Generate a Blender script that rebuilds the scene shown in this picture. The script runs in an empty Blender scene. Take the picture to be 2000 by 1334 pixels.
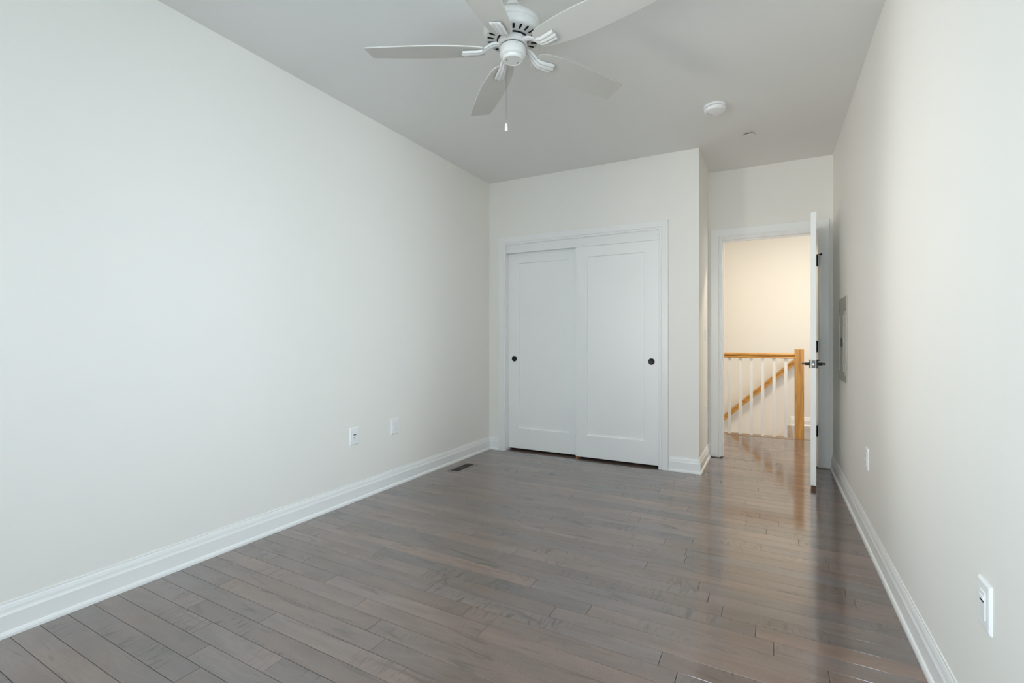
import bpy, bmesh, math, random
from mathutils import Vector, Matrix

random.seed(11)
PI = math.pi
SC = bpy.context.scene
COL = SC.collection

# ------------------------------------------------------------------ camera
cam_d = bpy.data.cameras.new('camera')
cam_d.sensor_width = 36.0
cam_d.lens = 36.0 * 952.9 / 2000.0
cam_d.shift_y = -3.3 / 2000.0
cam_d.clip_start = 0.02
cam = bpy.data.objects.new('camera', cam_d)
COL.objects.link(cam)
cam.location = (0, 0, 1.1277)
cam.rotation_euler = (PI / 2, 0, 0.4873)
SC.camera = cam

# ------------------------------------------------------------------ colour management
SC.view_settings.view_transform = 'Standard'
SC.view_settings.look = 'None'
SC.view_settings.exposure = 0.30
SC.view_settings.gamma = 1.0
SC.view_settings.use_curve_mapping = False
SC.cycles.use_denoising = True
SC.cycles.max_bounces = 10
SC.cycles.diffuse_bounces = 8
SC.cycles.glossy_bounces = 4
SC.cycles.caustics_reflective = False
SC.cycles.caustics_refractive = False

# ------------------------------------------------------------------ world (overcast sky outside the windows)
W = bpy.data.worlds.new('overcast_sky')
SC.world = W
W.use_nodes = True
bg = W.node_tree.nodes['Background']
bg.inputs[0].default_value = (0.75, 0.885, 1.0, 1)
bg.inputs[1].default_value = 3.65


DAY_BACK = (0.82, 0.94, 1.0)
FILL_RIGHT = (0.72, 0.885, 1.0)
FILL_LEFT = (0.82, 0.95, 1.0)


def area(name, loc, direction, sx, sy, power, color, shape='RECTANGLE', spread=PI):
    d = bpy.data.lights.new(name, 'AREA')
    d.shape = shape
    d.size = sx
    if shape == 'RECTANGLE':
        d.size_y = sy
    d.energy = power
    d.color = color
    d.spread = spread
    o = bpy.data.objects.new(name, d)
    o.location = loc
    o.rotation_euler = Vector(direction).to_track_quat('-Z', 'Z').to_euler()
    COL.objects.link(o)
    return o


# daylight from the back window; side-wall lights and windows are added fill
area('back_daylight', (-0.28, -0.50, 1.50), (0.0, 1, -0.50), 0.80, 1.55, 16, DAY_BACK, spread=math.radians(140))
area('right_fill', (0.70, 0.80, 1.50), (-1, 0.5, -0.40), 0.90, 1.55, 36, FILL_RIGHT, spread=math.radians(140))  # unseen source added to brighten the left wall
area('left_fill', (-2.80, 0.13, 1.50), (1, 0, -0.45), 0.75, 1.55, 49, FILL_LEFT, spread=math.radians(140))  # unseen source added to brighten the right wall
area('alcove_fill', (-2.82, 0.13, 1.50), (1, 1.25, 0.15), 0.75, 1.55, 16, (1.0, 0.95, 0.88), spread=math.radians(55))  # narrow warm beam added to lift the right wall by the door
# the hall's ceiling lamp
area('hall_lamp_light', (0.20, 5.75, 2.66), (0, 0, -1), 0.26, 0.26, 27, (1.0, 0.83, 0.61), 'DISK')
# added hall fill, at an unseen window opening right of the door
area('hall_fill', (2.30, 6.30, 1.6), (-1, 0, -0.1), 1.0, 1.4, 5, (1.0, 0.97, 0.92))

# ------------------------------------------------------------------ materials
MATS = {}


def new_mat(name):
    m = bpy.data.materials.new(name)
    m.use_nodes = True
    nt = m.node_tree
    return m, nt, nt.nodes['Principled BSDF']


def N(nt, kind, **kw):
    n = nt.nodes.new(kind)
    for k, v in kw.items():
        setattr(n, k, v)
    return n


def paint(name, rgb, rough=0.5, spec=0.35, bump=0.02, scale=220.0, var=0.015):
    m, nt, b = new_mat(name)
    tc = N(nt, 'ShaderNodeTexCoord')
    n1 = N(nt, 'ShaderNodeTexNoise')
    n1.inputs['Scale'].default_value = 1.3
    n1.inputs['Detail'].default_value = 3
    nt.links.new(tc.outputs['Object'], n1.inputs['Vector'])
    mix = N(nt, 'ShaderNodeMix', data_type='RGBA')
    mix.inputs[6].default_value = tuple(c * (1 - var) for c in rgb) + (1,)
    mix.inputs[7].default_value = tuple(min(1, c * (1 + var)) for c in rgb) + (1,)
    nt.links.new(n1.outputs[0], mix.inputs[0])
    nt.links.new(mix.outputs[2], b.inputs['Base Color'])
    b.inputs['Roughness'].default_value = rough
    b.inputs['Specular IOR Level'].default_value = spec
    if bump:
        n2 = N(nt, 'ShaderNodeTexNoise')
        n2.inputs['Scale'].default_value = scale
        n2.inputs['Detail'].default_value = 2
        nt.links.new(tc.outputs['Object'], n2.inputs['Vector'])
        bp = N(nt, 'ShaderNodeBump')
        bp.inputs['Strength'].default_value = bump
        bp.inputs['Distance'].default_value = 0.001
        nt.links.new(n2.outputs[0], bp.inputs['Height'])
        nt.links.new(bp.outputs[0], b.inputs['Normal'])
    return m


def solid(name, rgb, rough=0.4, metal=0.0, spec=0.5, var=0.06):
    m, nt, b = new_mat(name)
    tc = N(nt, 'ShaderNodeTexCoord')
    n1 = N(nt, 'ShaderNodeTexNoise')
    n1.inputs['Scale'].default_value = 30
    nt.links.new(tc.outputs['Object'], n1.inputs['Vector'])
    mix = N(nt, 'ShaderNodeMix', data_type='RGBA')
    mix.inputs[6].default_value = tuple(c * (1 - var) for c in rgb) + (1,)
    mix.inputs[7].default_value = tuple(min(1, c * (1 + var)) for c in rgb) + (1,)
    nt.links.new(n1.outputs[0], mix.inputs[0])
    nt.links.new(mix.outputs[2], b.inputs['Base Color'])
    b.inputs['Roughness'].default_value = rough
    b.inputs['Metallic'].default_value = metal
    b.inputs['Specular IOR Level'].default_value = spec
    return m


def oak(name, axis):
    """honey oak with grain running along the given axis (0 x, 2 z)"""
    m, nt, b = new_mat(name)
    tc = N(nt, 'ShaderNodeTexCoord')
    mp = N(nt, 'ShaderNodeMapping')
    s = [26.0, 26.0, 26.0]
    s[axis] = 1.6
    mp.inputs['Scale'].default_value = s
    nt.links.new(tc.outputs['Object'], mp.inputs['Vector'])
    n1 = N(nt, 'ShaderNodeTexNoise')
    n1.inputs['Scale'].default_value = 1.6
    n1.inputs['Detail'].default_value = 5
    n1.inputs['Distortion'].default_value = 1.2
    nt.links.new(mp.outputs[0], n1.inputs['Vector'])
    mp2 = N(nt, 'ShaderNodeMapping')
    s2 = [160.0, 160.0, 160.0]
    s2[axis] = 5.0
    mp2.inputs['Scale'].default_value = s2
    nt.links.new(tc.outputs['Object'], mp2.inputs['Vector'])
    n2 = N(nt, 'ShaderNodeTexNoise')
    n2.inputs['Scale'].default_value = 1.0
    nt.links.new(mp2.outputs[0], n2.inputs['Vector'])
    add = N(nt, 'ShaderNodeMath', operation='MULTIPLY_ADD')
    add.inputs[1].default_value = 0.35
    nt.links.new(n2.outputs[0], add.inputs[0])
    nt.links.new(n1.outputs[0], add.inputs[2])
    r = N(nt, 'ShaderNodeValToRGB')
    r.color_ramp.elements[0].position = 0.45
    r.color_ramp.elements[0].color = (0.34, 0.150, 0.028, 1)
    r.color_ramp.elements[1].position = 0.85
    r.color_ramp.elements[1].color = (0.66, 0.35, 0.080, 1)
    nt.links.new(add.outputs[0], r.inputs[0])
    nt.links.new(r.outputs[0], b.inputs['Base Color'])
    b.inputs['Roughness'].default_value = 0.3
    return m


def floor_material():
    m, nt, b = new_mat('stained_maple_planks')
    L = nt.links.new
    tc = N(nt, 'ShaderNodeTexCoord')
    tone = N(nt, 'ShaderNodeAttribute', attribute_name='tone')
    seed = N(nt, 'ShaderNodeAttribute', attribute_name='seed')
    off = N(nt, 'ShaderNodeCombineXYZ')
    L(seed.outputs['Fac'], off.inputs['X'])
    L(seed.outputs['Fac'], off.inputs['Z'])
    vec = N(nt, 'ShaderNodeVectorMath', operation='ADD')
    L(tc.outputs['Object'], vec.inputs[0])
    L(off.outputs[0], vec.inputs[1])

    def noise(scale_xyz, detail=4, dist=0.0, rough=0.55):
        mp = N(nt, 'ShaderNodeMapping')
        mp.inputs['Scale'].default_value = scale_xyz
        L(vec.outputs[0], mp.inputs['Vector'])
        n = N(nt, 'ShaderNodeTexNoise')
        n.inputs['Scale'].default_value = 1.0
        n.inputs['Detail'].default_value = detail
        n.inputs['Distortion'].default_value = dist
        n.inputs['Roughness'].default_value = rough
        L(mp.outputs[0], n.inputs['Vector'])
        return n.outputs[0]

    def maprange(src, a, c, lo=0.0, hi=1.0):
        r = N(nt, 'ShaderNodeMapRange')
        r.inputs[1].default_value = a
        r.inputs[2].default_value = c
        r.inputs[3].default_value = lo
        r.inputs[4].default_value = hi
        L(src, r.inputs[0])
        return r.outputs[0]

    def math_(op, a, c):
        n = N(nt, 'ShaderNodeMath', operation=op)
        for i, v in enumerate((a, c)):
            if isinstance(v, (int, float)):
                n.inputs[i].default_value = v
            else:
                L(v, n.inputs[i])
        return n.outputs[0]

    # base: every plank between cool grey and reddish brown
    hue = maprange(noise((1.2, 3.0, 1.0), 2), 0.35, 0.68)
    hue2 = math_('MULTIPLY_ADD', hue, 0.55)
    nt.nodes[-1].inputs[2].default_value = 0.0
    hsum = math_('ADD', hue2, math_('MULTIPLY', tone.outputs['Fac'], 0.5))
    c1 = N(nt, 'ShaderNodeMix', data_type='RGBA')
    c1.inputs[6].default_value = FLOOR_GREY
    c1.inputs[7].default_value = FLOOR_BROWN
    L(hsum, c1.inputs[0])
    # lightness: plank tone x soft clouding x fine grain
    cloud = maprange(noise((2.2, 9.0, 1.0), 4, 0.6), 0.25, 0.75, 0.74, 1.20)
    grain = maprange(noise((14.0, 170.0, 1.0), 3), 0.2, 0.8, 0.90, 1.10)
    fleck = maprange(noise((260.0, 420.0, 1.0), 1), 0.3, 0.7, 0.93, 1.07)
    tl = maprange(math_('FRACT', math_('MULTIPLY', tone.outputs['Fac'], 7.31), 0.0), 0.0, 1.0, 0.80, 1.17)
    lum = math_('MULTIPLY', math_('MULTIPLY', cloud, grain), math_('MULTIPLY', tl, fleck))
    # dark mineral stains and curled figure, in a few planks only
    spot = maprange(noise((3.0, 15.0, 1.0), 3, 0.8), 0.60, 0.74)
    curl = maprange(noise((34.0, 7.0, 1.0), 2, 1.5), 0.50, 0.68)
    zone = maprange(noise((1.9, 5.0, 1.0), 1), 0.55, 0.68)
    stain = math_('MAXIMUM', math_('MULTIPLY', spot, 0.55), math_('MULTIPLY', math_('MULTIPLY', curl, zone), 0.60))
    lum2 = math_('MULTIPLY', lum, math_('SUBTRACT', 1.0, math_('MULTIPLY', stain, 0.95)))
    cm = N(nt, 'ShaderNodeMix', data_type='RGBA', blend_type='MULTIPLY')
    cm.inputs[0].default_value = 1.0
    comb = N(nt, 'ShaderNodeCombineColor')
    for i in range(3):
        L(lum2, comb.inputs[i])
    L(c1.outputs[2], cm.inputs[6])
    L(comb.outputs[0], cm.inputs[7])
    L(cm.outputs[2], b.inputs['Base Color'])
    b.inputs['Roughness'].default_value = 0.42
    b.inputs['Specular IOR Level'].default_value = 0.15
    b.inputs['Coat Weight'].default_value = FLOOR_COAT
    b.inputs['Coat IOR'].default_value = 2.3
    L(maprange(noise((3.0, 8.0, 1.0), 3), 0.3, 0.7, 0.085, 0.14), b.inputs['Coat Roughness'])
    # faint waviness of the boards along the grain
    bp = N(nt, 'ShaderNodeBump')
    bp.inputs['Strength'].default_value = 0.05
    bp.inputs['Distance'].default_value = 0.0015
    L(noise((4.0, 26.0, 1.0), 2), bp.inputs['Height'])
    L(bp.outputs[0], b.inputs['Normal'])
    L(bp.outputs[0], b.inputs['Coat Normal'])
    return m


FLOOR_GREY = (0.112, 0.090, 0.087, 1)
FLOOR_BROWN = (0.180, 0.108, 0.080, 1)
FLOOR_COAT = 1.0

M_WALL = paint('wall_paint', (0.86, 0.838, 0.79), 0.55, 0.3)
M_CEIL = paint('ceiling_paint', (0.80, 0.795, 0.775), 0.8, 0.15)
M_HALL = paint('hall_wall_paint', (0.80, 0.78, 0.735), 0.6, 0.25)
M_TRIM = paint('trim_enamel', (0.87, 0.87, 0.855), 0.32, 0.45, 0.0)
M_DOOR = paint('door_enamel', (0.90, 0.90, 0.885), 0.36, 0.45, 0.0)
M_FLOOR = floor_material()
M_SEAM = solid('dark_seam', (0.03, 0.027, 0.025), 0.8, 0, 0.2)
M_DARK = solid('dark_void', (0.012, 0.012, 0.012), 0.9, 0, 0.1)
M_BLACK = solid('black_hardware', (0.012, 0.011, 0.010), 0.38, 0.4)
M_STEEL = solid('brushed_steel', (0.55, 0.54, 0.51), 0.35, 0.9)
M_NICKEL = solid('satin_nickel', (0.62, 0.61, 0.58), 0.3, 1.0)
M_BRASS = solid('copper_guide', (0.45, 0.25, 0.16), 0.35, 0.8)
M_PLATE = solid('white_plastic', (0.88, 0.88, 0.88), 0.35, 0, 0.5, 0.01)
M_PLATE2 = solid('insert_plastic', (0.84, 0.845, 0.85), 0.35, 0, 0.5, 0.01)
M_FAN = solid('fan_enamel', (0.64, 0.635, 0.61), 0.35, 0, 0.5, 0.01)
M_BLADE = solid('fan_blade_finish', (0.555, 0.54, 0.50), 0.45, 0, 0.4, 0.015)
M_PANEL = solid('grey_panel_enamel', (0.46, 0.445, 0.40), 0.42, 0.25)
M_REGI = solid('register_frame_wood', (0.25, 0.22, 0.195), 0.4)
M_REGD = solid('register_grille_metal', (0.045, 0.038, 0.032), 0.5, 0.2)
M_BAL = paint('baluster_paint', (0.87, 0.88, 0.88), 0.4, 0.4, 0.0)
M_OAKX = oak('honey_oak_rail', 0)
M_OAKZ = oak('honey_oak_post', 2)
M_NOSE = solid('stained_nosing', (0.26, 0.175, 0.115), 0.3)
M_TREAD = oak('oak_tread', 1)
M_LABEL = solid('white_sticker', (0.8, 0.8, 0.78), 0.5, 0, 0.3, 0.01)
gm, gnt, gb = new_mat('window_glass')
tr = N(gnt, 'ShaderNodeBsdfTransparent')
gl = N(gnt, 'ShaderNodeBsdfGlossy')
gl.inputs['Roughness'].default_value = 0.02
fr = N(gnt, 'ShaderNodeFresnel')
mx = N(gnt, 'ShaderNodeMixShader')
gnt.links.new(fr.outputs[0], mx.inputs[0])
gnt.links.new(tr.outputs[0], mx.inputs[1])
gnt.links.new(gl.outputs[0], mx.inputs[2])
gnt.links.new(mx.outputs[0], gnt.nodes['Material Output'].inputs[0])
M_GLASS = gm
lm, lnt, lb = new_mat('lamp_diffuser')
lb.inputs['Base Color'].default_value = (0.9, 0.85, 0.75, 1)
lb.inputs['Emission Color'].default_value = (1.0, 0.84, 0.62, 1)
lb.inputs['Emission Strength'].default_value = 3.0
M_LAMP = lm

# ------------------------------------------------------------------ mesh helpers


def obj(name, bm, mat, parent=None, smooth=False, loc=None):
    me = bpy.data.meshes.new(name)
    bmesh.ops.recalc_face_normals(bm, faces=bm.faces[:])
    bm.to_mesh(me)
    bm.free()
    mats = mat if isinstance(mat, (list, tuple)) else [mat]
    for mm in mats:
        me.materials.append(mm)
    if smooth:
        for p in me.polygons:
            p.use_smooth = True
        try:
            me.set_sharp_from_angle(angle=math.radians(smooth if smooth is not True else 35))
        except Exception:
            pass
    o = bpy.data.objects.new(name, me)
    if loc is not None:
        o.location = loc
    COL.objects.link(o)
    if parent is not None:
        o.parent = parent
    return o


def empty(name, loc=(0, 0, 0), rz=0.0):
    o = bpy.data.objects.new(name, None)
    o.empty_display_size = 0.05
    o.location = loc
    o.rotation_euler = (0, 0, rz)
    COL.objects.link(o)
    return o


def tag(o, label=None, cat=None, group=None, kind=None):
    if label:
        o['label'] = label
    if cat:
        o['category'] = cat
    if group:
        o['group'] = group
    if kind:
        o['kind'] = kind
    return o


def struct(o):
    o['kind'] = 'structure'
    return o


def box(bm, x0, x1, y0, y1, z0, z1, bevel=0.0, mi=0, seg=2):
    vs = [bm.verts.new((x, y, z)) for x in (x0, x1) for y in (y0, y1) for z in (z0, z1)]
    fs = [(0, 1, 3, 2), (4, 6, 7, 5), (0, 4, 5, 1), (2, 3, 7, 6), (0, 2, 6, 4), (1, 5, 7, 3)]
    faces = []
    for f in fs:
        fc = bm.faces.new([vs[i] for i in f])
        fc.material_index = mi
        faces.append(fc)
    if bevel > 0:
        es = list({e for f in faces for e in f.edges})
        bmesh.ops.bevel(bm, geom=es, offset=bevel, segments=seg, affect='EDGES', profile=0.5)
    return vs


def B(*args, **kw):
    bm = bmesh.new()
    box(bm, *args, **kw)
    return bm


def lathe(bm, prof, seg=48, center=(0, 0, 0), cap=True):
    """revolve (radius, z) pairs about z"""
    cx, cy, cz = center
    rings = []
    for r, z in prof:
        if r < 1e-6:
            rings.append([bm.verts.new((cx, cy, cz + z))])
        else:
            rings.append([bm.verts.new((cx + r * math.cos(2 * PI * i / seg), cy + r * math.sin(2 * PI * i / seg), cz + z)) for i in range(seg)])
    for a, c in zip(rings[:-1], rings[1:]):
        for i in range(seg):
            j = (i + 1) % seg
            if len(a) == 1 and len(c) == 1:
                continue
            if len(a) == 1:
                bm.faces.new((a[0], c[i], c[j]))
            elif len(c) == 1:
                bm.faces.new((a[i], a[j], c[0]))
            else:
                bm.faces.new((a[i], a[j], c[j], c[i]))
    if cap:
        for rg in (rings[0], rings[-1]):
            if len(rg) > 1:
                bm.faces.new(rg)
    return bm


def cyl(bm, p0, p1, r0, r1=None, seg=20):
    r1 = r0 if r1 is None else r1
    p0, p1 = Vector(p0), Vector(p1)
    d = (p1 - p0).normalized()
    a = d.orthogonal().normalized()
    c = d.cross(a)
    R0 = [bm.verts.new(p0 + (a * math.cos(2 * PI * i / seg) + c * math.sin(2 * PI * i / seg)) * r0) for i in range(seg)]
    R1 = [bm.verts.new(p1 + (a * math.cos(2 * PI * i / seg) + c * math.sin(2 * PI * i / seg)) * r1) for i in range(seg)]
    for i in range(seg):
        j = (i + 1) % seg
        bm.faces.new((R0[i], R0[j], R1[j], R1[i]))
    bm.faces.new(R0)
    bm.faces.new(R1)
    return bm


def sweep(bm, path, normal, prof, flip=1):
    """sweep a profile [(across, out)] along a flat path with mitred corners; 'out' runs along normal,
    'across' along normal x direction (times flip)"""
    n = Vector(normal).normalized()
    P = [Vector(p) for p in path]
    dirs = [(b_ - a_).normalized() for a_, b_ in zip(P[:-1], P[1:])]
    sides = [n.cross(d) * flip for d in dirs]
    rows = []
    for i, p in enumerate(P):
        if i == 0:
            s = sides[0]
        elif i == len(P) - 1:
            s = sides[-1]
        else:
            s = (sides[i - 1] + sides[i]).normalized()
            s = s / max(0.2, s.dot(sides[i]))
        rows.append([bm.verts.new(p + s * a_ + n * b_) for a_, b_ in prof])
    k = len(prof)
    for a_, c_ in zip(rows[:-1], rows[1:]):
        for i in range(k):
            j = (i + 1) % k
            bm.faces.new((a_[i], a_[j], c_[j], c_[i]))
    bm.faces.new(rows[0])
    bm.faces.new(rows[-1])
    return bm


# ------------------------------------------------------------------ room dimensions
XL, XC, XR = -2.577, -0.532, 0.482
YB, YC, YD = -0.30, 4.361, 5.072
H = 2.743
YH = 7.40            # far wall of the hall
HX0, HX1 = -2.6, 2.4
WT = 0.12
YE = 6.40            # edge of the stair opening

# ------------------------------------------------------------------ floor: boards as real planks over a dark bed
PITCH, OFF, SKEW = 0.0864, 0.0778, -0.024
JOINTS = {9: [-1.734], 10: [-1.833], 11: [-1.966, -1.524], 12: [-2.162], 14: [-1.284], 15: [-1.386], 16: [-1.555],
          17: [-1.833, -0.986], 18: [-1.116, -0.279], 19: [-1.371, -0.345], 20: [-1.472, -0.80], 21: [-1.85, -0.67, 0.173],
          22: [-0.97, 0.01], 23: [-2.272, -0.051], 24: [-1.244, -0.178], 25: [-0.24], 26: [-1.532], 27: [-0.549],
          33: [0.25], 35: [0.138], 36: [-0.022], 37: [-0.132], 13: [-0.62], 28: [-1.9, 0.32], 29: [-1.2]}
fbm = bmesh.new()
lay_t = fbm.faces.layers.float.new('tone')
lay_s = fbm.faces.layers.float.new('seed')


def plank(x0, x1, y0, y1):
    g = 0.0007
    ch = 0.0006
    tone, sd = random.random(), random.uniform(0, 60)

    def v(x, y, z):
        return fbm.verts.new((x, y + SKEW * x, z))
    top = [v(x0 + g + ch, y0 + g + ch, 0), v(x1 - g - ch, y0 + g + ch, 0), v(x1 - g - ch, y1 - g - ch, 0), v(x0 + g + ch, y1 - g - ch, 0)]
    mid = [v(x0 + g, y0 + g, -0.0007), v(x1 - g, y0 + g, -0.0007), v(x1 - g, y1 - g, -0.0007), v(x0 + g, y1 - g, -0.0007)]
    low = [v(x0 + g, y0 + g, -0.004), v(x1 - g, y0 + g, -0.004), v(x1 - g, y1 - g, -0.004), v(x0 + g, y1 - g, -0.004)]
    fs = [fbm.faces.new(top)]
    for a_, c_ in ((top, mid), (mid, low)):
        for i in range(4):
            j = (i + 1) % 4
            fs.append(fbm.faces.new((a_[i], c_[i], c_[j], a_[j])))
    for f in fs:
        f[lay_t] = tone
        f[lay_s] = sd


for k in range(-11, 86):
    y0 = OFF + PITCH * k
    y1 = y0 + PITCH
    if y0 < YD:
        xa, xb = XL - 0.03, XR + 0.03
    elif y1 < YE + 0.02:
        xa, xb = HX0, HX1
    else:
        xa, xb = 0.235, HX1
    js = list(JOINTS.get(k, []))
    if k in JOINTS:
        js.sort()
        x = js[0] - random.uniform(0.9, 1.5)
        while x > xa + 0.15:
            js.insert(0, x)
            x -= random.uniform(0.5, 1.4)
        x = js[-1] + random.uniform(0.8, 1.5)
        while x < xb - 0.15:
            js.append(x)
            x += random.uniform(0.5, 1.4)
    else:
        x = xa + random.uniform(0.15, 1.2)
        while x < xb - 0.15:
            js.append(x)
            x += random.uniform(0.45, 1.5)
    xs = [xa] + [j for j in js if xa + 0.03 < j < xb - 0.03] + [xb]
    for a_, c_ in zip(xs[:-1], xs[1:]):
        plank(a_, c_, y0, y1)
for (x0, x1, y0, y1) in ((XL - 0.03, XR + 0.03, YB, YD + 0.05), (HX0, HX1, YD + 0.05, YE), (0.235, HX1, YE, YH + 0.05)):
    n0 = len(fbm.faces)
    box(fbm, x0, x1, y0, y1, -0.05, -0.002, mi=1)
floor = struct(obj('floor', fbm, [M_FLOOR, M_SEAM]))

# ------------------------------------------------------------------ ceiling and walls
bm = bmesh.new()
box(bm, XL - WT, XR + WT, YB - WT, YD + WT, H, H + 0.12)
box(bm, HX0 - WT, HX1 + WT, YD + WT, YH + WT, H, H + 0.12)
struct(obj('ceiling', bm, M_CEIL))
SIDE = {'wall_left': (XL - WT, XL, -0.24, 0.50, 0.60, 2.30), 'wall_right': (XR, XR + WT, 0.34, 1.26, 0.60, 2.30)}  # walls with the openings of the added side windows
for nm, (x0, x1, y0, y1, z0, z1) in SIDE.items():
    ye = YD + WT if nm == 'wall_left' else YD
    bm = bmesh.new()
    box(bm, x0, x1, y1, ye, -0.05, H)
    box(bm, x0, x1, YB - WT, y0, -0.05, H)
    box(bm, x0, x1, y0, y1, -0.05, z0)
    box(bm, x0, x1, y0, y1, z1, H)
    struct(obj(nm, bm, M_WALL))
# wall behind the camera, with its two window openings
WIN = [(-1.58, -0.72, 0.60, 2.30), (-0.66, 0.20, 0.60, 2.30)]
bm = bmesh.new()
xs = [XL] + [v for w_ in WIN for v in w_[:2]] + [XR]
for i in range(0, len(xs), 2):
    box(bm, xs[i], xs[i + 1], YB - WT, YB, -0.05, H)
for x0, x1, z0, z1 in WIN:
    box(bm, x0, x1, YB - WT, YB, -0.05, z0)
    box(bm, x0, x1, YB - WT, YB, z1, H)
struct(obj('wall_back', bm, M_WALL))
# closet front wall
CX0, CX1, CZ = -2.402, -0.850, 2.108
bm = bmesh.new()
box(bm, XL, CX0 - 0.0, YC, YC + 0.13, -0.05, H)
box(bm, CX1, XC - 0.0, YC, YC + 0.13, -0.05, H)
box(bm, CX0, CX1, YC, YC + 0.13, CZ, H)
struct(obj('wall_closet', bm, M_WALL))
struct(obj('wall_return', B(XC - 0.12, XC, YC + 0.13, YD, -0.05, H), M_WALL))
# wall with the entrance door (its hall side closes the closet as well)
DX0, DX1, DZ = -0.428, 0.372, 2.101
bm = bmesh.new()
box(bm, XL, DX0, YD, YD + WT, -0.05, H)
box(bm, DX1, HX1, YD, YD + WT, -0.05, H)
box(bm, DX0, DX1, YD, YD + WT, DZ, H)
struct(obj('wall_door', bm, M_WALL))
# hall
struct(obj('wall_hall_far', B(HX0 - WT, HX1 + WT, YH, YH + WT, -2.0, H), M_HALL))
struct(obj('wall_hall_left', B(HX0 - WT, HX0, YD + WT, YH, -2.0, H), M_HALL))
bm = bmesh.new()
box(bm, HX1, HX1 + WT, YD, 5.75, -0.05, H)
box(bm, HX1, HX1 + WT, 6.85, YH, -0.05, H)
box(bm, HX1, HX1 + WT, 5.75, 6.85, -0.05, 0.85)
box(bm, HX1, HX1 + WT, 5.75, 6.85, 2.35, H)
struct(obj('wall_hall_right', bm, M_HALL))  # its unseen opening is added for the hall fill
struct(obj('wall_stairwell', B(HX0, 0.235, YE - 0.10, YE - 0.02, -2.0, -0.05), M_HALL))

# windows
for wi, (x0, x1, z0, z1) in enumerate(WIN):
    fbm2 = bmesh.new()
    zc = (z0 + z1) / 2
    for (a_, c_, e_, g_) in ((x0, x0 + 0.05, z0, z1), (x1 - 0.05, x1, z0, z1), (x0 + 0.05, x1 - 0.05, z0, z0 + 0.05), (x0 + 0.05, x1 - 0.05, z1 - 0.05, z1), (x0 + 0.05, x1 - 0.05, zc - 0.02, zc + 0.02)):
        box(fbm2, a_, c_, YB - 0.09, YB - 0.04, e_, g_)
    wf = struct(obj('window_%d' % (wi + 1), fbm2, M_TRIM))
    obj('pane', B(x0 + 0.05, x1 - 0.05, YB - 0.068, YB - 0.064, z0 + 0.05, z1 - 0.05), M_GLASS, wf)
    bm = bmesh.new()
    sweep(bm, [(x0, YB, z0), (x0, YB, z1), (x1, YB, z1), (x1, YB, z0), (x0, YB, z0)], (0, 1, 0), [(0, 0), (0, 0.018), (-0.029, 0.018), (-0.029, 0)], 1)
    struct(obj('trim_%d' % (wi + 3), bm, M_TRIM))

for wi, (nm, (x0, x1, y0, y1, z0, z1)) in enumerate(SIDE.items()):  # frames of the unseen side windows, added for light
    xa = x0 + 0.03 if nm == 'wall_left' else x1 - 0.08
    xi = x1 if nm == 'wall_left' else x0
    bm = bmesh.new()
    zc = (z0 + z1) / 2
    for (a_, c_, e_, g_) in ((y0, y0 + 0.05, z0, z1), (y1 - 0.05, y1, z0, z1), (y0 + 0.05, y1 - 0.05, z0, z0 + 0.05), (y0 + 0.05, y1 - 0.05, z1 - 0.05, z1), (y0 + 0.05, y1 - 0.05, zc - 0.02, zc + 0.02)):
        box(bm, xa, xa + 0.05, a_, c_, e_, g_)
    wf = struct(obj('window_%d' % (wi + 3), bm, M_TRIM))
    obj('pane', B(xa + 0.022, xa + 0.026, y0 + 0.05, y1 - 0.05, z0 + 0.05, z1 - 0.05), M_GLASS, wf)

# ------------------------------------------------------------------ baseboards
BASE = [(0.0, 0.0), (0.024, 0.0), (0.0235, 0.010), (0.020, 0.018), (0.0145, 0.022), (0.0145, 0.082), (0.012, 0.088), (0.0105, 0.094),
        (0.0095, 0.104), (0.0065, 0.116), (0.004, 0.121), (0.004, 0.127), (0.0, 0.127)]


def baseboard(name, path, flip):
    bm = bmesh.new()
    sweep(bm, path, (0, 0, 1), BASE, flip)
    return struct(obj(name, bm, M_TRIM))


baseboard('baseboard_left', [(XL, YB, 0), (XL, YC, 0), (-2.458, YC, 0)], -1)
baseboard('baseboard_closet', [(-0.778, YC, 0), (XC, YC, 0), (XC, YD, 0), (-0.512, YD, 0)], -1)
baseboard('baseboard_right', [(XR, YB, 0), (XR, YD, 0)], 1)
baseboard('baseboard_back', [(XL, YB, 0), (XR, YB, 0)], 1)
baseboard('baseboard_hall', [(0.235, YH, 0), (HX1, YH, 0)], -1)

# ------------------------------------------------------------------ closet: casing, jamb, header, two sliding doors
CAS = [(0.0, 0.0), (0.0, 0.010), (0.004, 0.013), (0.010, 0.013), (0.016, 0.010), (0.020, 0.0135), (0.024, 0.017), (0.074, 0.019), (0.077, 0.016), (0.077, 0.0)]
bm = bmesh.new()
ox0, ox1, oz = -2.380, -0.857, 2.088
sweep(bm, [(ox0, YC, 0.0), (ox0, YC, oz), (ox1, YC, oz), (ox1, YC, 0.0)], (0, -1, 0), CAS, 1)
struct(obj('trim_1', bm, M_TRIM))
bm = bmesh.new()
box(bm, CX0, CX0 + 0.016, YC + 0.001, YC + 0.128, 0.0, CZ)
box(bm, CX1 - 0.016, CX1, YC + 0.001, YC + 0.128, 0.0, CZ)
box(bm, CX0 + 0.016, CX1 - 0.016, YC + 0.001, YC + 0.128, CZ - 0.014, CZ)
struct(obj('trim_5', bm, M_TRIM))
bm = bmesh.new()
box(bm, CX0 + 0.016, CX1 - 0.016, YC + 0.014, YC + 0.026, 2.006, CZ - 0.014, 0.001)
box(bm, CX0 + 0.016, CX1 - 0.016, YC + 0.026, YC + 0.115, 2.060, CZ - 0.014)
struct(obj('trim_6', bm, M_TRIM))


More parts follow.
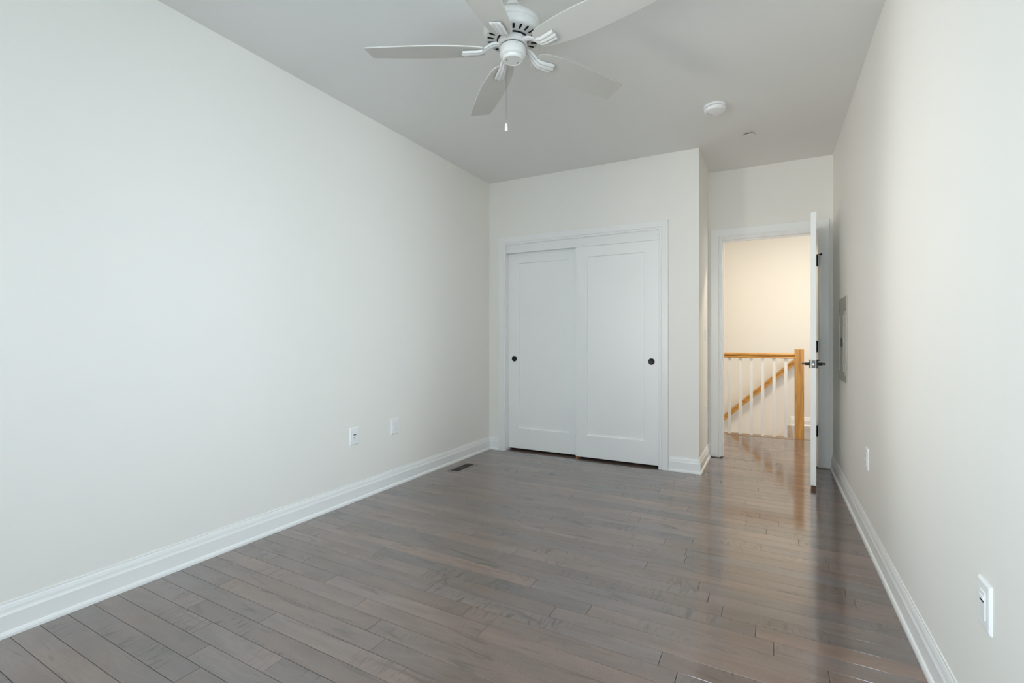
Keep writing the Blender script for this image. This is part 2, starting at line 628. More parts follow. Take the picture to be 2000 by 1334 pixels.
def slab_door(x0, x1, yf, z0, z1, th, px0, px1, pz0, pz1):
    """shaker slab whose recessed panel faces -y"""
    bm = bmesh.new()
    rec, sl = 0.012, 0.005

    def ring(a_, c_, e_, g_, y):
        return [bm.verts.new((a_, y, e_)), bm.verts.new((c_, y, e_)), bm.verts.new((c_, y, g_)), bm.verts.new((a_, y, g_))]
    bv = 0.0015
    back = ring(x0, x1, z0, z1, yf + th)
    side = ring(x0, x1, z0, z1, yf + bv)
    front = ring(x0 + bv, x1 - bv, z0 + bv, z1 - bv, yf)
    r1 = ring(px0, px1, pz0, pz1, yf)
    r2 = ring(px0 + sl, px1 - sl, pz0 + sl, pz1 - sl, yf + rec)
    for a_, c_ in ((back, side), (side, front), (front, r1), (r1, r2)):
        for i in range(4):
            j = (i + 1) % 4
            bm.faces.new((a_[i], a_[j], c_[j], c_[i]))
    bm.faces.new(back)
    bm.faces.new(r2)
    return bm


def finger_pull(x, y, z, parent):
    bm = bmesh.new()
    prof = [(0.0, -0.0006), (0.020, -0.0006), (0.0225, -0.0018), (0.0265, -0.0026), (0.0290, -0.0016), (0.0290, 0.003)]
    lathe(bm, prof, 40, cap=False)
    bmesh.ops.rotate(bm, verts=bm.verts[:], cent=(0, 0, 0), matrix=Matrix.Rotation(-PI / 2, 3, 'X'))
    for v in bm.verts:
        v.co += Vector((x, y, z))
    o = obj('finger_pull', bm, M_BLACK, parent, True)
    o['label'] = 'round black recessed finger pull'
    return o


YR, YLf = YC + 0.030, YC + 0.072
d_l = obj('door_2', slab_door(-2.386, -1.600, YLf, 0.020, 2.045, 0.034, -2.268, -1.725, 0.226, 1.908), M_DOOR)
tag(struct(d_l), 'left white sliding closet door, set behind the right one, black pull at its left', 'closet door')
finger_pull(-2.322, YLf, 0.934, d_l)
d_r = obj('door_3', slab_door(-1.640, -0.866, YR, 0.020, 2.045, 0.034, -1.527, -0.993, 0.226, 1.910), M_DOOR)
tag(struct(d_r), 'right white sliding closet door, in front of the left one, black pull at its right', 'closet door')
finger_pull(-0.931, YR, 0.934, d_r)
bm = bmesh.new()
box(bm, -1.638, -1.606, YC + 0.010, YC + 0.105, 0.0, 0.004, 0.001)
box(bm, -1.630, -1.616, YC + 0.010, YC + 0.020, 0.004, 0.020, 0.001)
box(bm, -1.630, -1.616, YC + 0.065, YC + 0.071, 0.004, 0.018)
tag(obj('door_guide', bm, M_BRASS), 'small copper-coloured floor guide under the meeting edges of the sliding closet doors', 'door guide')

# ------------------------------------------------------------------ entrance: jamb, stops, casing, open door
bm = bmesh.new()
jx0, jx1, jz = -0.410, 0.354, 2.083
box(bm, DX0, jx0, YD, YD + WT, 0.009, DZ)
box(bm, jx1, DX1, YD, YD + WT, 0.009, DZ)
box(bm, jx0, jx1, YD, YD + WT, jz, DZ)
box(bm, jx0, jx0 + 0.011, YD + 0.050, YD + 0.085, 0.004, jz)
box(bm, jx1 - 0.011, jx1, YD + 0.050, YD + 0.085, 0.004, jz)
box(bm, jx0 + 0.011, jx1 - 0.011, YD + 0.050, YD + 0.085, jz - 0.011, jz)
frame = struct(obj('trim_7', bm, M_TRIM))
bm = bmesh.new()
box(bm, jx0 - 0.001, jx0 + 0.0012, YD + 0.004, YD + 0.036, 0.925, 0.985)
sp = obj('strike_plate', bm, M_NICKEL, frame)
sp['label'] = 'satin nickel strike plate'
CAS2 = [(0.0, 0.0), (0.0, 0.010), (0.004, 0.013), (0.012, 0.013), (0.018, 0.010), (0.022, 0.0135), (0.027, 0.017), (0.089, 0.019), (0.092, 0.016), (0.092, 0.0)]
bm = bmesh.new()
a0, a1, az = -0.418, 0.362, 2.094
zf = 0.010
sweep(bm, [(a0, YD, zf), (a0, YD, az), (a1, YD, az), (a1, YD, zf)], (0, -1, 0), [(min(a_, 0.092), b_) for a_, b_ in CAS2], 1)
struct(obj('trim_2', bm, M_TRIM))

# door leaf hung on the right jamb, swung into the room (local: hinge axis at the origin, leaf along +x towards the latch, room-side face at y=0)
LW, LT, LH = 0.755, 0.036, 2.056
ang = math.atan2(4.290 - 5.050, 0.302 - 0.356)
door = empty('door_1', (0.356, 5.050, 0.0), ang)
struct(door)
tag(door, 'white entrance door standing open into the room beside the right wall', 'door')
bm = B(0.003, LW, -LT, 0.0, 0.032, 0.032 + LH, 0.0015)
obj('door_leaf', bm, M_DOOR, door)
for zc in (1.822, 1.068, 0.326):
    bm = bmesh.new()
    for q in range(5):
        za = zc - 0.046 + q * 0.0184
        cyl(bm, (0.0, 0.006, za + 0.0006), (0.0, 0.006, za + 0.0178), 0.0072, seg=14)
    cyl(bm, (0.0, 0.006, zc - 0.050), (0.0, 0.006, zc + 0.050), 0.0045, seg=12)
    box(bm, 0.0, 0.032, 0.0, 0.0016, zc - 0.046, zc + 0.046)
    hg = obj('hinge', bm, M_BLACK, door, True)
    hg['label'] = 'black door hinge'
    if zc > 1.5:
        bm = bmesh.new()
        cyl(bm, (0.0, 0.006, zc + 0.052), (0.0, 0.006, zc + 0.056), 0.010, seg=14)
        cyl(bm, (0.0, 0.006, zc + 0.054), (0.012, 0.034, zc + 0.054), 0.0035, seg=10)
        cyl(bm, (0.010, 0.030, zc + 0.054), (0.014, 0.040, zc + 0.054), 0.008, seg=14)
        hs = obj('hinge_stop', bm, M_BLACK, hg, True)
for sgn in (1, -1):
    y0 = 0.0 if sgn > 0 else -LT
    bm = bmesh.new()
    yy = sorted((y0, y0 + sgn * 0.009))
    box(bm, LW - 0.060 - 0.032, LW - 0.060 + 0.032, yy[0], yy[1], 0.944 - 0.032, 0.944 + 0.032, 0.0015)
    ro = obj('lever_rosette', bm, M_BLACK, door)
    ro['label'] = 'black square lever rosette'
    bm = bmesh.new()
    cyl(bm, (LW - 0.060, y0 + sgn * 0.009, 0.944), (LW - 0.060, y0 + sgn * 0.040, 0.944), 0.0105, seg=20)
    yy = sorted((y0 + sgn * 0.040, y0 + sgn * 0.060))
    box(bm, LW - 0.178, LW - 0.050, yy[0], yy[1], 0.944 - 0.0055, 0.944 + 0.0055, 0.002)
    lv = obj('lever_handle', bm, M_BLACK, ro, True)
    if sgn > 0:
        bm = bmesh.new()
        cyl(bm, (LW - 0.050, y0 + 0.009, 0.972), (LW - 0.050, y0 + 0.020, 0.972), 0.0055, seg=14)
        obj('privacy_button', bm, M_BLACK, ro, True)
bm = B(LW - 0.0005, LW + 0.0016, -LT / 2 - 0.0125, -LT / 2 + 0.0125, 0.944 - 0.028, 0.944 + 0.028, 0.0006)
lp = obj('latch_plate', bm, M_STEEL, door)
lp['label'] = 'dark steel latch plate on the door edge'
lp.data.materials[0] = solid('aged_bronze_plate', (0.10, 0.095, 0.085), 0.35, 0.8)
obj('latch_bolt', B(LW + 0.001, LW + 0.010, -LT / 2 - 0.006, -LT / 2 + 0.006, 0.944 - 0.008, 0.944 + 0.008, 0.002), M_NICKEL, lp)

# ------------------------------------------------------------------ ceiling fan
FX, FY = -1.0324, 1.9558
ZB = 2.438 - H      # blade plane below the ceiling
fan = empty('ceiling_fan', (FX, FY, H))
tag(fan, 'white five-blade ceiling fan with pull chain hanging from the ceiling', 'ceiling fan')
bm = bmesh.new()
lathe(bm, [(0.0, 0.0), (0.074, 0.0), (0.074, -0.012), (0.070, -0.026), (0.054, -0.044), (0.034, -0.054), (0.018, -0.058), (0.0, -0.058)], 48, cap=False)
obj('canopy', bm, M_FAN, fan, True)
bm = bmesh.new()
lathe(bm, [(0.0, -0.05), (0.0125, -0.05), (0.0125, -0.16), (0.0, -0.16)], 24, cap=False)
obj('downrod', bm, M_FAN, fan, True)
bm = bmesh.new()
lathe(bm, [(0.0, -0.080), (0.021, -0.080), (0.025, -0.085), (0.027, -0.104), (0.0, -0.104)], 32, cap=False)
obj('rod_collar', bm, M_FAN, fan, True)
bm = bmesh.new()
MZ = ZB + 0.052     # motor underside
lathe(bm, [(0.0, MZ + 0.104), (0.034, MZ + 0.103), (0.050, MZ + 0.098), (0.086, MZ + 0.090), (0.112, MZ + 0.081), (0.1255, MZ + 0.070), (0.1305, MZ + 0.057), (0.1310, MZ + 0.046), (0.1305, MZ + 0.041),
           (0.1285, MZ + 0.0395), (0.1285, MZ + 0.0375), (0.1320, MZ + 0.036), (0.1325, MZ + 0.028), (0.1290, MZ + 0.012), (0.1240, MZ + 0.004), (0.1180, MZ + 0.001), (0.076, MZ - 0.004), (0.0, MZ - 0.004)], 64, cap=False)
motor = obj('motor_housing', bm, M_FAN, fan, True)
bm = bmesh.new()
for i in range(21):
    a_ = 2 * PI * (i + 0.5) / 21
    d = Vector((math.cos(a_), math.sin(a_), 0))
    t = Vector((-d.y, d.x, 0))
    pts = []
    for k in range(8):
        th = PI * (k / 7) - PI / 2
        pts.append((0.110 + 0.0050 * math.cos(th), 0.0050 * math.sin(th)))
    for k in range(8):
        th = PI * (k / 7) + PI / 2
        pts.append((0.090 + 0.0042 * math.cos(th), 0.0042 * math.sin(th)))
    lo = [bm.verts.new(d * r + t * w + Vector((0, 0, MZ - 0.004 + (r - 0.076) * 0.119 - 0.0012))) for r, w in pts]
    hi = [bm.verts.new(v.co + Vector((0, 0, 0.006))) for v in lo]
    bm.faces.new(lo)
    for k in range(16):
        bm.faces.new((lo[k], lo[(k + 1) % 16], hi[(k + 1) % 16], hi[k]))
vs_ = obj('vent_slots', bm, M_DARK, motor)
vs_['label'] = 'ring of dark vent slots'
bm = bmesh.new()
lathe(bm, [(0.0, MZ - 0.004), (0.072, MZ - 0.004), (0.072, MZ - 0.009), (0.0, MZ - 0.009)], 48, cap=False)
o_ = obj('shadow_gap', bm, M_DARK, motor, True)  # dark ring painted as the shade between motor and flywheel
o_.name = 'motor_shade_ring'
bm = bmesh.new()
lathe(bm, [(0.0, MZ - 0.006), (0.066, MZ - 0.006), (0.067, MZ - 0.010), (0.066, MZ - 0.036), (0.0, MZ - 0.036)], 48, cap=False)
obj('flywheel', bm, M_FAN, fan, True)
bm = bmesh.new()
lathe(bm, [(0.0, MZ - 0.036), (0.0570, MZ - 0.036), (0.0570, MZ - 0.040), (0.0, MZ - 0.040)], 48, cap=False)
obj('gasket', bm, M_DARK, fan, True)
CZ0 = MZ - 0.039
bm = bmesh.new()
lathe(bm, [(0.0, CZ0), (0.0575, CZ0), (0.0590, CZ0 - 0.003), (0.0590, CZ0 - 0.034), (0.0575, CZ0 - 0.040), (0.050, CZ0 - 0.0455), (0.0475, CZ0 - 0.047),
           (0.0455, CZ0 - 0.054), (0.0415, CZ0 - 0.0585), (0.0395, CZ0 - 0.0590), (0.0385, CZ0 - 0.0575), (0.0, CZ0 - 0.0575)], 48, cap=False)
cup = obj('switch_housing', bm, M_FAN, fan, True)
right = Vector((math.cos(0.4873), math.sin(0.4873), 0))
fwd = Vector((-math.sin(0.4873), math.cos(0.4873), 0))
for a_, c_, z, up in ((-0.027, -0.004, CZ0 - 0.0575, False), (0.022, 0.018, CZ0 - 0.0575, False)):
    p = right * a_ + fwd * c_
    bm = bmesh.new()
    lathe(bm, [(0.0, z - 0.0012), (0.0030, z - 0.0010), (0.0036, z + 0.001), (0.0, z + 0.001)], 14, (p.x, p.y, 0), cap=False)
    sc_ = obj('screw', bm, M_BLACK, cup, True)
p = (right * 0.32 - fwd * 0.95).normalized()
bm = cyl(bmesh.new(), p * 0.056 + Vector((0, 0, CZ0 - 0.008)), p * 0.0605 + Vector((0, 0, CZ0 - 0.008)), 0.0034, seg=14)
obj('screw', bm, M_STEEL, cup, True)

R_TIP = 0.660


def blade_outline():
    # (distance along, half width on the +side, half width on the -side)
    return [(0.128, 0.030), (0.131, 0.040), (0.140, 0.048), (0.160, 0.0545), (0.20, 0.0615), (0.25, 0.0675), (0.30, 0.0715), (0.35, 0.0735), (0.40, 0.0735), (0.45, 0.0720),
            (0.50, 0.0695), (0.55, 0.0665), (0.60, 0.0630), (0.640, 0.0600), (0.655, 0.0585)]


def make_blade(ang_):
    bm = bmesh.new()
    ol = blade_outline()
    up = [(r, w) for r, w in ol] + [(R_TIP + 0.002, 0.0560)]
    dn = [(R_TIP - 0.004, -0.0560)] + [(r - (0.004 if r > 0.64 else 0), -w) for r, w in reversed(ol)]
    pts = up + dn
    th = 0.0055
    lo = [bm.verts.new((r, w, -th / 2)) for r, w in pts]
    hi = [bm.verts.new((r, w, th / 2)) for r, w in pts]
    fl = bm.faces.new(lo)
    fh = bm.faces.new(hi)
    n = len(pts)
    for k in range(n):
        bm.faces.new((lo[k], lo[(k + 1) % n], hi[(k + 1) % n], hi[k]))
    bmesh.ops.bevel(bm, geom=list(set(fl.edges) | set(fh.edges)), offset=0.0012, segments=1, affect='EDGES')
    bmesh.ops.rotate(bm, verts=bm.verts[:], cent=(0, 0, 0), matrix=Matrix.Rotation(math.radians(-11.5), 3, 'X'))
    bmesh.ops.rotate(bm, verts=bm.verts[:], cent=(0, 0, 0), matrix=Matrix.Rotation(ang_, 3, 'Z'))
    for v in bm.verts:
        v.co.z += ZB
    return bm


def make_iron(ang_):
    """fluted blade holder: a curved stem widening to three ribs under the blade root"""
    bm = bmesh.new()
    st = []
    nst = 18
    for i in range(nst + 1):
        t = i / nst
        r = 0.056 + (0.222 - 0.056) * t
        s_ = t * t * (3 - 2 * t)
        e = min(1.0, max(0.0, (t - 0.12) / 0.50))
        e = e * e * (3 - 2 * e)
        z = (MZ - 0.024) * (1 - e) + (ZB - 0.0125) * e
        w = 0.0135 + 0.0125 * min(1.0, max(0.0, (t - 0.15) / 0.75)) ** 0.8
        lat = 0.006 * math.sin(PI * t)
        h = 0.010 if t < 0.9 else 0.0095
        tilt = math.radians(-11.5) * e
        st.append((r, z, w, lat, h, tilt))
    # cross-section with three raised flutes on the underside, made of vertices (u across -1..1, depth 0..1 downward)
    cs = []
    m_ = 24
    for k in range(m_ + 1):
        u = -1 + 2 * k / m_
        fl = 0.62 + 0.38 * abs(math.sin(1.5 * PI * (u + 1)))
        if abs(u) > 0.98:
            fl = 0.25
        if abs(u) < 0.34:
            fl += 0.22
        cs.append((u, fl))
    rows = []
    for (r, z, w, lat, h, tilt) in st:
        row = []
        for u, fl in cs:
            y, dz = u * w, -h * fl
            row.append(Vector((r, lat + y * math.cos(tilt) - dz * math.sin(tilt) * 0, z + y * math.sin(tilt) + dz + 0.004)))
        for u in (1, -1):
            y = u * w
            row.append(Vector((r, lat + y * math.cos(tilt), z + y * math.sin(tilt) + 0.0045)))
        rows.append([bm.verts.new(v) for v in row])
    # rounded, stepped end: the middle flute runs a little further
    last = []
    for (u, fl), v in zip(cs + [(1, 0), (-1, 0)], st and rows[-1]):
        ext = 0.010 if abs(u) < 0.36 else 0.004
        last.append(bm.verts.new(v.co + Vector((ext, 0, 0.002 if fl else 0.0))))
    rows.append(last)
    k_ = len(rows[0])
    for a_, c_ in zip(rows[:-1], rows[1:]):
        for i in range(k_):
            j = (i + 1) % k_
            bm.faces.new((a_[i], a_[j], c_[j], c_[i]))
    bm.faces.new(rows[0])
    bm.faces.new(rows[-1])
    bmesh.ops.rotate(bm, verts=bm.verts[:], cent=(0, 0, 0), matrix=Matrix.Rotation(ang_, 3, 'Z'))
    return bm


for k in range(5):
    a_ = 3.605 - k * 2 * PI / 5
    bl = obj('blade', make_blade(a_), M_BLADE, fan)
    obj('blade_iron', make_iron(a_), M_FAN, fan, 40)
# pull chain
pc = right * -0.0235 - fwd * 0.0 + fwd * -0.004
pc = right * -0.030 + fwd * 0.036
bm = bmesh.new()
z_top, z_bot = CZ0 - 0.040, 2.124 - H
cyl(bm, (pc.x, pc.y, z_top), (pc.x, pc.y, z_bot), 0.0009, seg=8)
nb = 60
for i in range(nb):
    z = z_top + (z_bot - z_top) * (i + 0.5) / nb
    lathe(bm, [(0.0, z + 0.0016), (0.0014, z + 0.0007), (0.0014, z - 0.0007), (0.0, z - 0.0016)], 8, (pc.x, pc.y, 0), cap=False)
chain = obj('pull_chain', bm, solid('dull_chain_metal', (0.30, 0.28, 0.25), 0.4, 0.7), fan)
bm = bmesh.new()
lathe(bm, [(0.0, z_bot + 0.001), (0.0042, z_bot), (0.0060, z_bot - 0.004), (0.0072, z_bot - 0.026), (0.0072, z_bot - 0.034), (0.0055, z_bot - 0.036), (0.0, z_bot - 0.036)], 20, (pc.x, pc.y, 0), cap=False)
pull = obj('chain_pull', bm, M_FAN, chain, True)

# ------------------------------------------------------------------ smoke alarm and sprinkler cover on the ceiling
sd = empty('smoke_alarm', (-0.341, 3.632, H))
tag(sd, 'round white smoke alarm on the ceiling in front of the closet corner', 'smoke alarm')
bm = bmesh.new()
lathe(bm, [(0.0, 0.0), (0.070, 0.0), (0.0715, -0.004), (0.0715, -0.012), (0.069, -0.015), (0.0, -0.015)], 48, cap=False)
obj('mounting_plate', bm, M_PLATE, sd, True)
bm = bmesh.new()
lathe(bm, [(0.0, -0.015), (0.063, -0.015), (0.063, -0.018), (0.0, -0.018)], 48, cap=False)
obj('sensor_gap', bm, solid('grey_vent', (0.22, 0.21, 0.21), 0.6), sd, True)
bm = bmesh.new()
lathe(bm, [(0.0, -0.018), (0.068, -0.018), (0.070, -0.021), (0.0685, -0.034), (0.064, -0.040), (0.056, -0.0425), (0.0, -0.0435)], 48, cap=False)
sb = obj('alarm_body', bm, M_PLATE, sd, True)
pb = right * -0.040 + fwd * 0.026
bm = bmesh.new()
lathe(bm, [(0.0, -0.0446), (0.0055, -0.0442), (0.0062, -0.042), (0.0, -0.042)], 18, (pb.x, pb.y, 0), cap=False)
o_ = obj('test_button', bm, solid('dark_button', (0.06, 0.06, 0.06), 0.5), sb, True)
pb = right * -0.012 + fwd * 0.037
bm = bmesh.new()
box(bm, pb.x - 0.018, pb.x + 0.018, pb.y - 0.0012, pb.y + 0.0012, -0.0446, -0.0425)
bmesh.ops.rotate(bm, verts=bm.verts[:], cent=(pb.x, pb.y, 0), matrix=Matrix.Rotation(0.60, 3, 'Z'))
obj('sounder_slot', bm, solid('slot_grey', (0.45, 0.44, 0.44), 0.5), sb)
sk = empty('sprinkler_cover', (-0.149, 4.262, H))
tag(sk, 'small flat round sprinkler cover plate on the ceiling near the door alcove', 'sprinkler cover')
bm = bmesh.new()
lathe(bm, [(0.0, 0.0), (0.034, 0.0), (0.034, -0.009), (0.0, -0.009)], 40, cap=False)
obj('cover_shade', bm, M_DARK, sk, True)  # dark disc standing in for the shadow above the cover plate
bm = bmesh.new()
lathe(bm, [(0.0, -0.009), (0.044, -0.009), (0.045, -0.010), (0.044, -0.0115), (0.0, -0.0125)], 40, cap=False)
obj('cover_plate', bm, M_CEIL, sk, True)


# ------------------------------------------------------------------ wall plates (built flat in local x across, z up, facing -y, then turned to their wall)
def plate_base(root, w=0.081, h=0.122, t=0.0065):
    bm = bmesh.new()
    rings = []
    for a_, y in ((0.0, 0.0), (0.0, -0.002), (0.004, -t + 0.0008), (0.0065, -t)):
        x, z = w / 2 - a_, h / 2 - a_
        rings.append([bm.verts.new((-x, y, -z)), bm.verts.new((x, y, -z)), bm.verts.new((x, y, z)), bm.verts.new((-x, y, z))])
    for a_, c_ in zip(rings[:-1], rings[1:]):
        for i in range(4):
            j = (i + 1) % 4
            bm.faces.new((a_[i], a_[j], c_[j], c_[i]))
    bm.faces.new(rings[0])
    bm.faces.new(rings[-1])
    return obj('cover_plate', bm, M_PLATE, root)


def insert(root, kind):
    T = 0.0065
    bm = B(-0.0175, 0.0175, -T - 0.0022, -T + 0.001, -0.0345, 0.0345, 0.001)
    ins = obj({'switch': 'rocker', 'outlet': 'receptacle', 'data': 'jack_insert', 'blank': 'receptacle'}[kind], bm, M_PLATE2, root)
    f = -T - 0.0022
    if kind == 'outlet':
        for zc in (0.018, -0.018):
            bm = bmesh.new()
            box(bm, -0.0075, -0.0055, f - 0.0004, f + 0.001, zc - 0.002, zc + 0.006)
            box(bm, 0.0055, 0.0075, f - 0.0004, f + 0.001, zc - 0.002, zc + 0.005)
            cyl(bm, (0, f + 0.001, zc - 0.008), (0, f - 0.0004, zc - 0.008), 0.0024, seg=12)
            obj('slots', bm, solid('slot_dark', (0.25, 0.25, 0.26), 0.6), ins)
    if kind == 'data':
        bm = bmesh.new()
        box(bm, -0.012, 0.012, f - 0.0006, f + 0.001, 0.0085, 0.0140)
        obj('jack_opening', bm, M_DARK, ins)
        bm = bmesh.new()
        box(bm, -0.0125, 0.0125, f - 0.0018, f + 0.001, 0.0145, 0.0235, 0.0006)
        obj('jack_flap', bm, M_PLATE, ins)
    return ins


def wall_plate(name, loc, rz, kind, label, cat, group=None, extra=False):
    root = empty(name, loc, rz)
    tag(root, label, cat, group)
    plate_base(root)
    ins = insert(root, kind)
    if extra:
        f = -0.0065 - 0.0022
        bm = B(-0.0085, -0.0055, f - 0.0005, f + 0.001, -0.014, -0.007)
        obj('port_opening', bm, solid('port_dark', (0.06, 0.06, 0.09), 0.6), ins)
    return root


g_ = 'white wall plates around the room'
wall_plate('data_outlet', (XL, 2.500, 0.453), PI / 2, 'data', 'white data outlet with dark jack openings, nearer camera of the two on the left wall', 'data outlet', g_, True)
wall_plate('wall_outlet', (XL, 2.912, 0.457), PI / 2, 'blank', 'plain white outlet plate on the left wall, nearer the closet than the data outlet', 'outlet', g_)
wall_plate('data_outlet', (XR, 1.652, 0.457), -PI / 2, 'data', 'large near white outlet plate with dark slot on the right wall, bottom right', 'data outlet', g_)
wall_plate('wall_outlet', (XR, 3.360, 0.460), -PI / 2, 'outlet', 'small far white outlet plate on the right wall beyond the bottom right one', 'outlet', g_)
wall_plate('light_switch', (XC, 4.800, 1.182), PI / 2, 'switch', 'white light switch on the narrow return wall beside the door, upper plate', 'light switch', g_)
wall_plate('wall_outlet', (XC, 4.860, 0.457), PI / 2, 'outlet', 'white outlet low on the narrow return wall, below the light switch', 'outlet', g_)

# ------------------------------------------------------------------ breaker panel on the right wall (local x along -Y of the room)
bp_ = empty('breaker_panel', (XR, 4.396, 1.130), -PI / 2)
tag(bp_, 'grey steel breaker panel set in the right wall beside the open door', 'breaker panel')
PWX, PZ = 0.218, 0.313
bm = B(-PWX, PWX, -0.005, 0.0, -PZ, PZ, 0.003)
obj('cover_frame', bm, M_PANEL, bp_)
bm = bmesh.new()
box(bm, -0.165, 0.165, -0.0085, -0.0045, -0.262, 0.205, 0.0015)
pd = obj('panel_door', bm, M_PANEL, bp_)
bm = bmesh.new()
for x in (-0.120, 0.085, 0.120):
    box(bm, x - 0.010, x + 0.010, -0.0125, -0.008, -0.235, 0.180, 0.003)
obj('stiffening_rib', bm, M_PANEL, pd)
bm = B(-0.010, 0.060, -0.016, -0.008, -0.055, 0.010, 0.003)
ob = obj('latch', bm, solid('latch_black', (0.03, 0.03, 0.032), 0.4), pd)
ob['label'] = 'dark slide latch'
bm = B(-0.205, -0.172, -0.0056, -0.0045, 0.088, 0.122)
ob = obj('sticker', bm, M_LABEL, bp_)
ob['label'] = 'small white sticker'
for x, z in ((-0.200, 0.225), (0.200, 0.225), (-0.200, -0.150), (0.200, -0.150)):
    bm = cyl(bmesh.new(), (x, -0.004, z), (x, -0.0075, z), 0.0048, seg=14)
    obj('screw', bm, M_BLACK, bp_)

# ------------------------------------------------------------------ floor register
rg = empty('floor_register', (-2.398, 3.594, 0.0), SKEW * 0)
tag(rg, 'floor register with dark grille in the planks beside the left baseboard', 'floor register')
bm = bmesh.new()
sweep(bm, [(-0.041, -0.136, 0), (0.041, -0.136, 0), (0.041, 0.136, 0), (-0.041, 0.136, 0), (-0.041, -0.136, 0)], (0, 0, 1), [(0, 0), (0, 0.004), (-0.017, 0.005), (-0.022, 0.0)], 1)
obj('frame', bm, M_REGI, rg)
bm = bmesh.new()
box(bm, -0.041, 0.041, -0.136, 0.136, 0.0002, 0.0008)
for i in range(22):
    y = -0.130 + i * 0.0124
    box(bm, -0.040, 0.040, y - 0.0012, y + 0.0012, 0.0008, 0.0020)
gr = obj('grille', bm, M_REGD, rg)
bm = B(-0.041, 0.041, -0.004, 0.004, 0.0008, 0.0032)
obj('crossbar', bm, M_REGI, gr)

# ------------------------------------------------------------------ hall: stair railing, stairs, handrail, skirt
rl = empty('stair_railing', (0.0, 6.43, 0.0), 0.0)
tag(rl, 'oak railing with newel post and white balusters, seen through the doorway', 'stair railing')
bm = bmesh.new()
box(bm, 0.243, 0.333, -0.045, 0.045, 0.0, 1.020, 0.003)
obj('newel_post', bm, M_OAKZ, rl)
bm = bmesh.new()
rp = [(-0.030, 0.912), (0.030, 0.912), (0.033, 0.920), (0.026, 0.934), (0.033, 0.948), (0.033, 0.962), (0.024, 0.972), (0, 0.975), (-0.024, 0.972), (-0.033, 0.962), (-0.033, 0.948), (-0.026, 0.934), (-0.033, 0.920)]
A_ = [bm.verts.new((-2.55, y, z)) for y, z in rp]
C_ = [bm.verts.new((0.243, y, z)) for y, z in rp]
for i in range(len(rp)):
    j = (i + 1) % len(rp)
    bm.faces.new((A_[i], A_[j], C_[j], C_[i]))
bm.faces.new(A_)
bm.faces.new(C_)
obj('top_rail', bm, M_OAKX, rl, 30)
x = 0.154
nb_ = 0
while x > -1.30:
    obj('baluster', B(x - 0.017, x + 0.017, -0.017, 0.017, 0.0, 0.914, 0.002), M_BAL, rl)
    x -= 0.1185
struct(obj('trim_8', B(HX0, 0.235, YE - 0.05, YE + 0.09, -0.03, 0.0045, 0.004), M_NOSE))
bm = bmesh.new()
box(bm, 0.235, HX1, YE + 0.0, YE + 0.006, 0.0, 0.0025)
box(bm, 0.195, 0.240, YE + 0.095, YH - 0.018, -0.028, 0.003, 0.004)
struct(obj('trim_9', bm, M_NOSE))
# wall handrail falling to the left along the far wall
hr = empty('wall_handrail', (0.0, 7.31, 0.0))
tag(hr, 'sloping oak handrail on the far hall wall, seen behind the balusters', 'handrail')
sl = 0.931
ux = Vector((1, 0, sl)).normalized()
un = Vector((-sl, 0, 1)).normalized()
bm = bmesh.new()
P0 = Vector((0.300, 0, 0.841 + (0.300 - 0.2755) * sl))
P1 = Vector((-1.30, 0, 0.841 + (-1.30 - 0.2755) * sl))
pr = [(-0.024, -0.030), (0.024, -0.030), (0.024, -0.012), (0.018, 0.0), (0.026, 0.012), (0.022, 0.028), (0, 0.033), (-0.022, 0.028), (-0.026, 0.012), (-0.018, 0.0), (-0.024, -0.012)]
A_ = [bm.verts.new(P1 + Vector((0, y, 0)) + un * n_) for y, n_ in pr]
C_ = [bm.verts.new(P0 + Vector((0, y, 0)) + un * n_) for y, n_ in pr]
for i in range(len(pr)):
    j = (i + 1) % len(pr)
    bm.faces.new((A_[i], A_[j], C_[j], C_[i]))
bm.faces.new(A_)
bm.faces.new(C_)
obj('rail', bm, M_OAKX, hr, 30)
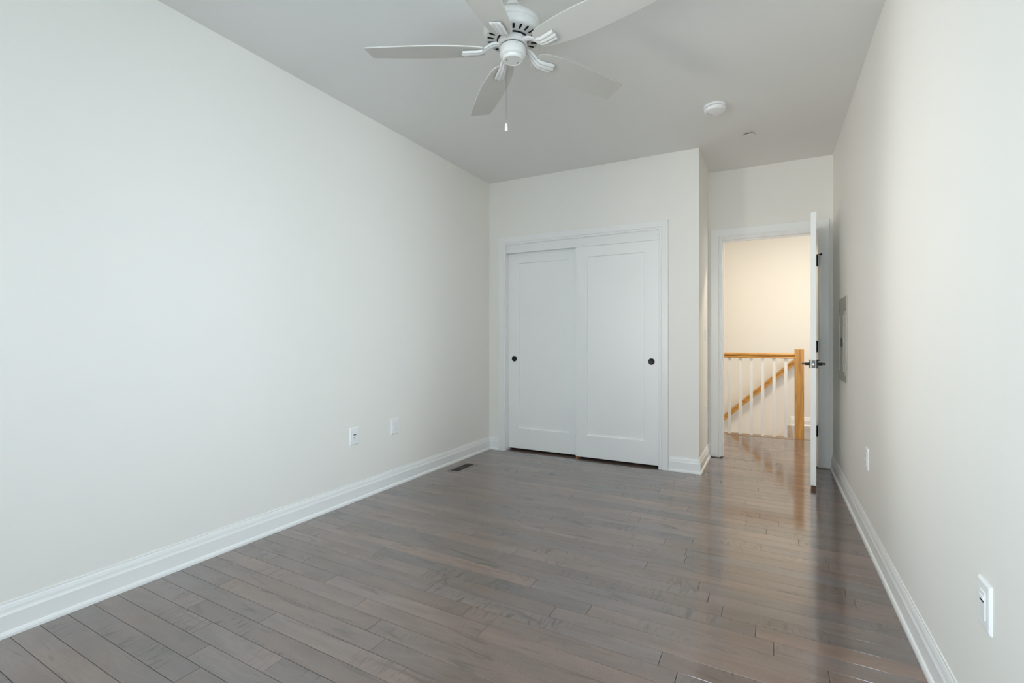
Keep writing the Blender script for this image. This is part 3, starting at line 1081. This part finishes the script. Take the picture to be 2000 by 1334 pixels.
for x in (0.155, -0.80):
    bm = bmesh.new()
    z = 0.841 + (x - 0.2755) * sl - 0.045
    cyl(bm, (x, 0.0, z + 0.012), (x, 0.0, z - 0.03), 0.006, seg=10)
    cyl(bm, (x, 0.0, z - 0.03), (x, YH - 7.31, z - 0.045), 0.006, seg=10)
    obj('bracket', bm, M_BAL, hr)
# skirt board and steps
bm = bmesh.new()
sk_pts = [(0.235, 0.127), (0.235, 0.024), (-1.6, 0.024 - 1.835), (-1.6, 0.024 - 1.835 - 0.22), (0.235, -0.23)]
sk_pts = [(0.235, 0.028), (-1.6, 0.028 - 1.835), (-1.6, 0.028 - 1.835 - 0.25), (0.235, -0.222)]
F = [bm.verts.new((x, YH - 0.016, z)) for x, z in sk_pts]
G = [bm.verts.new((x, YH, z)) for x, z in sk_pts]
for i in range(4):
    j = (i + 1) % 4
    bm.faces.new((F[i], F[j], G[j], G[i]))
bm.faces.new(F)
bm.faces.new(G)
struct(obj('baseboard_stairs', bm, M_TRIM))
bm = bmesh.new()
for i in range(8):
    x1 = 0.225 - 0.21 * i
    box(bm, x1 - 0.235, x1, YE + 0.095, YH - 0.018, -0.21 * (i + 1) - 0.03, -0.21 * (i + 1), mi=0)
    box(bm, x1 - 0.002, x1 + 0.012, YE + 0.095, YH - 0.018, -0.21 * (i + 1), -0.21 * i - (0.031 if i else 0.004), mi=1)
struct(obj('floor_steps', bm, [M_TREAD, M_TRIM]))
# hall ceiling lamp
cl = empty('ceiling_light', (0.20, 5.75, H))
tag(cl, 'round flush ceiling light in the hall beyond the door', 'ceiling light')
bm = bmesh.new()
lathe(bm, [(0.0, 0.0), (0.150, 0.0), (0.150, -0.018), (0.140, -0.022), (0.0, -0.022)], 40, cap=False)
obj('fixture_base', bm, M_PLATE, cl, True)
bm = bmesh.new()
lathe(bm, [(0.0, -0.022), (0.138, -0.022), (0.130, -0.045), (0.095, -0.062), (0.0, -0.068)], 40, cap=False)
obj('diffuser', bm, M_LAMP, cl, True)
